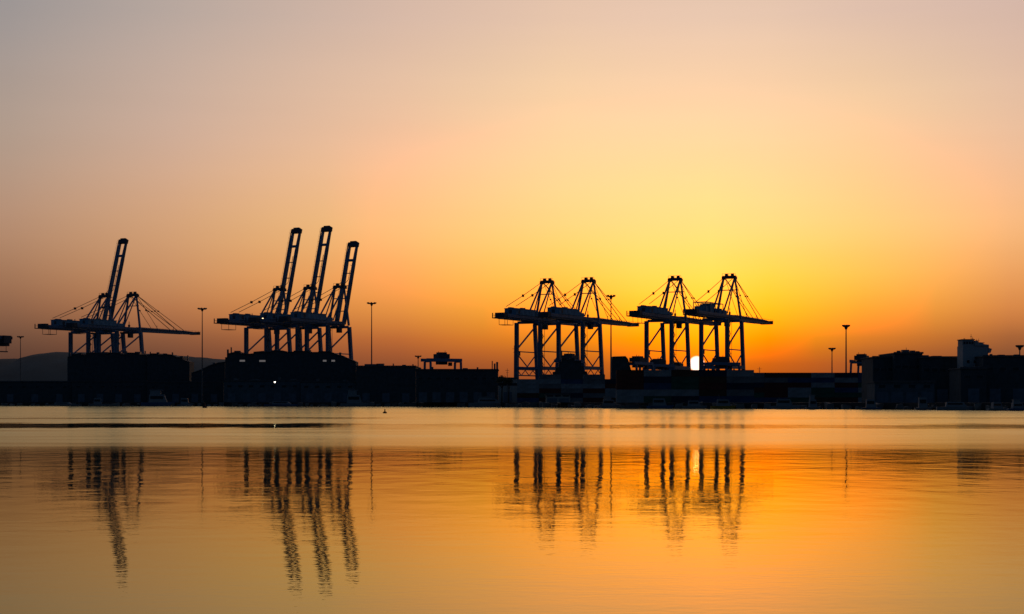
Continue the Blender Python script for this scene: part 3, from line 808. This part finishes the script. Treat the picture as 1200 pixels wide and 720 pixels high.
# control tower on the right
def control_tower():
    Y = 712.0
    o = empty('control_tower', 'pale harbour control tower with aerials rising above the right hand blocks', 'tower', (X(1144, Y), Y, GZ))
    def x(p): return X(p, Y) - X(1144, Y)
    def z(q): return H(q, Y) - GZ
    MB().box(x(1128.3), x(1158), 0, 9, 0, z(405.5)).build('shaft', 'wallt', o)
    # lookout gallery that leans out to the right under a sloping roof
    b = MB(); pts = [(1142.3, 405.4), (1158.3, 405.6), (1158.3, 414), (1160.6, 413.6), (1162.2, 409), (1158.6, 408), (1158.6, 404.2), (1152, 403.4), (1152, 401.6), (1146, 401.2), (1146, 399.6), (1142.3, 399.4)]
    vs = [(x(p), -.4, z(q)) for p, q in pts] + [(x(p), 9.4, z(q)) for p, q in pts]; n_ = len(pts)
    b.raw(vs, [tuple(range(n_))[::-1], tuple(range(n_, 2 * n_))] + [(k, (k + 1) % n_, n_ + (k + 1) % n_, n_ + k) for k in range(n_)])
    b.build('gallery', 'wallt', o)
    cb = MB().box(x(1128.3), x(1142), .5, 8, z(405.4), z(398.6)).build('cabin', 'wallt', o)
    for k in range(4): MB().box(x(1129.5 + k * 3.1), x(1131.7 + k * 3.1), .42, .49, z(403.4), z(400.4)).build('window', 'glass', cb)
    MB().box(x(1127.6), x(1142.8), .2, 8.3, z(398.5), z(397.6)).build('roof', 'roof', cb)
    for p, zb, q in ((1141, 397.6, 391), (1142.8, 399, 394.5), (1147.5, 401, 397), (1150, 402, 396.5), (1156, 403, 400.5), (1133, 397.6, 396)):
        b = MB(); b.tube((x(p), 4, z(zb) - .8), (x(p), 4, z(q)), .14, .06, 6).box(x(p) - .4, x(p) + .4, 3.95, 4.05, (z(zb) + z(q)) / 2, (z(zb) + z(q)) / 2 + .15)
        b.build('aerial', 'steel', o)
    for k in range(5):
        for q in range(3):
            MB().box(x(1133) + q * 3, x(1133) + 1.2 + q * 3, -.06, -.01, 3 + k * 3.6, 4.2 + k * 3.6).build('window', 'glass', o)
control_tower()

cont_src = {}
def container(loc, rz, ci, label, group, length=12.2):
    key = (ci, length)
    if key not in cont_src:
        b = MB(); l2 = length / 2
        b.box(-l2 + .004, l2 - .004, -1.16, 1.16, .002, 2.598)
        for sx in (-1, 1):
            for sy in (-1, 1): b.box(sx * l2 - (.16 if sx > 0 else 0), sx * l2 + (0 if sx > 0 else .16), sy * 1.22 - (.16 if sy > 0 else 0), sy * 1.22 + (0 if sy > 0 else .16), 0.001, 2.599)
        for sx in (-1, 1): b.box(sx * l2 * .99 - .07, sx * l2 * .99 + .07, -1.2, 1.2, 2.42, 2.56)
        for sy in (-1, 1): b.box(-l2 + .1, l2 - .1, sy * 1.15 - .06, sy * 1.15 + .06, 2.42, 2.56)
        o = b.build('shipping_container', CONT[ci]); cont_src[key] = o
    else:
        o = cont_src[key].copy(); COL.objects.link(o)
    o.location = loc; o.rotation_euler = (0, 0, rz)
    return tag(o, label, 'container', group)

# ------------------------------------------------------------------ container yard between the right cranes and the water
def yard(px0, px1, Y, tiers, rows, label, group, seed, th=2.6):
    r = random.Random(seed); x = X(px0, Y); k = 0
    while x + 12.2 < X(px1, Y):
        nt_ = tiers[k % len(tiers)]
        for row in range(rows):
            for t in range(max(1, nt_ - (row > 0 and r.random() < .5))):
                c_ = container((x + 6.1, Y + row * 2.7, GZ + .02 + t * th), 0, r.randrange(len(CONT)), label, group)
                c_.scale.z = th / 2.6
        x += 12.26; k += 1
yard(606, 748, 905, [5, 6, 5, 6, 5], 1, 'container in the long stack row under the left lowered boom pair', 'containers stacked under the left lowered boom pair', 1)
yard(722, 892, 722, [5, 5, 5, 5, 5], 1, 'container in the long stack row beneath and beside the setting sun', 'containers stacked beside the setting sun', 2, th=2.9)
yard(868, 1052, 850, [6], 1, 'container in the long stack row below the pair of unequal lamp masts', 'containers stacked below the pair of unequal lamp masts', 4)

rnd = random.Random(9)
def aerial_mast(px, py, Y, label):
    h = H(py, Y) - GZ
    o = empty('aerial_mast', label, 'mast', (X(px, Y), Y, GZ))
    MB().tube((0, 0, 0), (0, 0, h), .30, .10, 8).build('pole', 'steel', o)
    b = MB(); b.bar((-1.1, 0, h * .94), (1.1, 0, h * .94), .16).bar((-.7, 0, h * .88), (.7, 0, h * .88), .14); b.build('crossarm', 'steel', o)
aerial_mast(594.5, 432, 925, 'thin aerial mast right of the long flat shed')
aerial_mast(602.5, 405, 940, 'taller thin mast just left of the leftmost crane leg of the right hand four')
aerial_mast(890, 430, 860, 'short thin mast right of the rightmost crane')
aerial_mast(1062, 407.5, 760, 'thin aerial mast behind the block with roof plant')

# ------------------------------------------------------------------ boats
def boat(px0, px1, py_top, kind, label, mat_hull='white', dy=9.0):
    pc = (px0 + px1) / 2; Y = shoreY(pc) - dy
    L_ = X(px1, Y) - X(px0, Y); Ht = H(py_top, Y)
    o = empty(kind, label, 'boat', (X(pc, Y), Y, 0), radians(random.uniform(-9, 9)))
    B = max(1.4, L_ * .13); fb = max(.8, min(Ht * .38, L_ * .11))
    rings = []
    for i in range(9):
        s = -1 + i / 4.0
        wf = 1 - max(0, s) ** 2.2 * .96 if s > 0 else 1 - .12 * s * s
        sh = fb * (1 + .28 * max(0, s) ** 2)
        x = L_ / 2 * s * (1 - .04 * (s > .9))
        rings.append([(x + (.05 * L_ if s > .9 else 0), -B * wf, sh), (x, -B * wf * .86, .1), (x - (.03 * L_ if s > .9 else 0), 0, -.5), (x, B * wf * .86, .1), (x + (.05 * L_ if s > .9 else 0), B * wf, sh)])
    b = MB(); b.loft(rings); hu = b.build('hull', mat_hull, o)
    b = MB(); b.box(-L_ * .45, L_ * .25, -B * .95, -B * .93, fb * .97 + .02, fb * 1.0 + .5) if False else None
    c0, c1 = -L_ * .28, L_ * .16; ch = max(1.2, (Ht - fb) * (.55 if kind != 'motor_launch' else .8))
    b = MB(); z0 = fb + .01
    b.raw([(c0, -B*.7, z0), (c1 + L_*.09, -B*.6, z0), (c1, -B*.55, z0 + ch), (c0 + L_*.02, -B*.62, z0 + ch),
           (c0, B*.7, z0), (c1 + L_*.09, B*.6, z0), (c1, B*.55, z0 + ch), (c0 + L_*.02, B*.62, z0 + ch)],
          [(0,1,2,3),(7,6,5,4),(0,4,5,1),(1,5,6,2),(2,6,7,3),(3,7,4,0)])
    cb = b.build('cabin', 'white', o)
    b = MB(); b.box(c0 + L_*.05, c1 - L_*.02, -B*.70, -B*.66, z0 + ch*.45, z0 + ch*.8); b.build('window', 'glass', cb)
    if kind == 'motor_yacht':
        b = MB(); b.box(c0 + L_*.04, c1 - L_*.1, -B*.5, B*.5, z0 + ch + .01, z0 + ch + (Ht - fb) * .28); b.box(c0 + L_*.02, c1 - L_*.05, -B*.6, B*.6, z0 + ch + (Ht - fb)*.29, z0 + ch + (Ht - fb)*.33)
        b.build('flybridge', 'white', o)
    b = MB(); b.tube((c0 + L_*.1, 0, z0 + ch), (c0 + L_*.08, 0, max(Ht, z0 + ch + 1)), .09, .05, 6); b.build('mast', 'steel', o)
    b = MB()
    for sy in (-1, 1):
        b.bar((L_*.2, sy*B*.8, fb + .9), (L_*.47, sy*B*.14, fb*1.25 + .8), .06)
        for q in (0, .5, 1): b.bar((L_*(.2 + .27*q), sy*B*(.8 - .66*q), fb*(1 + .2*q)), (L_*(.2 + .27*q), sy*B*(.8 - .66*q), fb*(1 + .25*q) + .85), .05)
    b.build('rail', 'steel', o)
    return o
random.seed(21)
for a in (
    (56, 94, 471, 'motor_launch', 'low pale launch moored at the far left in front of the hills', 'white'),
    (106, 124, 465, 'motor_launch', 'small cabin launch moored below the lone left pair of cranes', 'white'),
    (166, 206, 455, 'motor_yacht', 'blue hulled yacht moored left of the lamp mast at the left boom tip', 'bluep'),
    (208, 226, 465, 'motor_launch', 'small launch moored below the lamp mast at the left boom tip', 'white'),
    (310, 352, 470, 'motor_launch', 'long low launch moored under the lit floodlight', 'bluep'),
    (399, 433, 455, 'motor_yacht', 'white motor yacht moored right of the raised booms, below their lamp mast', 'white'),
    (517, 529, 462, 'motor_launch', 'tiny white launch moored below the yard crane on the long shed', 'white'),
    (549, 598, 464, 'motor_yacht', 'long pale motor yacht moored at the right end of the long flat shed', 'white'),
    (700, 729, 463, 'motor_yacht', 'left one of two pale yachts moored below the middle lamp mast', 'white'),
    (727, 756, 460, 'motor_yacht', 'right one of two pale yachts moored below the middle lamp mast', 'white'),
    (758, 789, 465, 'motor_launch', 'blue hulled launch moored just left of the sun', 'bluep'),
    (800, 828, 468, 'motor_launch', 'low launch moored straight below the setting sun', 'white'),
    (833, 864, 462, 'work_boat', 'yellow hulled work boat moored right of the sun', 'yellow'),
    (902, 938, 466, 'motor_launch', 'low white launch moored right of the lowered booms', 'white'),
    (944, 962, 461, 'motor_yacht', 'short pale yacht moored below the unequal lamp masts', 'white'),
    (1010, 1032, 466, 'motor_launch', 'dim launch moored left of the low boat shed on the right', 'bluep'),
    (1072, 1092, 463, 'motor_launch', 'small launch moored below the block with roof plant', 'white'),
    (1098, 1144, 470, 'motor_launch', 'long low white boat moored below the pale control tower', 'white'),
    (1157, 1180, 470, 'motor_launch', 'left one of two boats moored near the right edge', 'white'),
    (1180, 1206, 467, 'motor_yacht', 'right one of two boats moored near the right edge', 'bluep'),
):
    boat(*a)

# ------------------------------------------------------------------ lit lamps
def flood(px, py, Y, r, label, mast=True, m='lampg'):
    p = P(px, py, Y)
    o = empty('floodlight', label, 'lamp', (p.x, p.y, p.z - (p.z - GZ if mast else 0)))
    z = p.z - GZ if mast else 0
    b = MB(); b.box(-r * 1.4, r * 1.4, .05, r * 1.2, z - r * 1.2, z + r * 1.2); b.build('housing', 'steel', o)
    b = MB(); b.tube((0, .04, z), (0, -.12, z), r, n=16); b.build('lens', m, o)
    if mast:
        b = MB(); b.tube((0, .6, 0), (0, .6, z - r * 1.2), .16, .12); b.build('pole', 'steel', o)
    return o
flood(322, 448, 1075, .5, 'lit white floodlight on a pole in front of the warehouse under the raised booms')
# lamp on the rear wall of the middle raised crane's machinery house
q = CR[4].location + U * -41.9 + V * (-1.5)
o = empty('floodlight', 'lit amber lamp on the rear of the middle raised crane', 'lamp', (q.x, q.y, GZ + 58.6), -YAW)
b = MB(); b.box(-1.1, 1.1, .02, .7, -.8, .8); b.build('housing', 'steel', o)
b = MB(); b.tube((0, .01, 0), (0, -.15, 0), .55, n=16); b.build('lens', 'lampc', o)

# ------------------------------------------------------------------ buoys and a tree
for px, py, s_, lab in ((240, 478.3, 1.0, 'small dark buoy afloat near the far shore at left'), (451, 484.5, .45, 'tiny dark buoy afloat on open water left of centre')):
    Y = EYE * F / (py - HOR)
    o = empty('buoy', lab, 'buoy', (X(px, Y), Y, 0)); 
    b = MB(); b.tube((0, 0, -.5 * s_), (0, 0, .8 * s_), 1.3 * s_, 1.1 * s_, 14); b.build('float', 'red', o)
    b = MB(); b.tube((0, 0, .8 * s_), (0, 0, 2.6 * s_), .5 * s_, .12 * s_, 8); b.build('topmark', 'red', o)

def tree(px, py, Y, r, label):
    p = P(px, py, Y); h = p.z - GZ
    o = empty('tree', label, 'tree', (p.x, Y, GZ)); rn = random.Random(int(px))
    b = MB(); b.tube((0, 0, 0), (.2, 0, h * .6), .45, .25, 8)
    for k in range(6):
        a = rn.uniform(0, 2*pi); b.tube((.2, 0, h * .5), (cos(a) * r * .6, sin(a) * r * .6, h * rn.uniform(.7, .9)), .18, .06, 6)
    b.build('trunk', 'bark', o)
    b = MB()
    for k in range(900):
        a, e_, q = rn.uniform(0, 2*pi), rn.uniform(-.5, 1), rn.random() ** .4
        c = Vector((cos(a) * sqrt(1 - min(1, e_ * e_)) * r * q, sin(a) * sqrt(1 - min(1, e_ * e_)) * r * q, h - r * .9 + e_ * r * .85 * q))
        c += Vector((0, 0, sin(a * 3) * .3)); s_ = rn.uniform(.18, .42)
        u_ = Vector((rn.uniform(-1, 1), rn.uniform(-1, 1), rn.uniform(-1, 1))).normalized(); w_ = u_.orthogonal().normalized()
        b.raw([c - u_ * s_, c + w_ * s_ * .6, c + u_ * s_, c - w_ * s_ * .6], [(0, 1, 2, 3)])
    b.build('crown', 'leaf', o)
tree(588, 440, 905, 3.2, 'small round tree at the right end of the long flat shed')
tree(596, 442.5, 900, 2.4, 'smaller round tree left of the right hand cranes')
tree(872, 434.5, 860, 5.0, 'broad tree at the foot of the rightmost lowered boom crane')
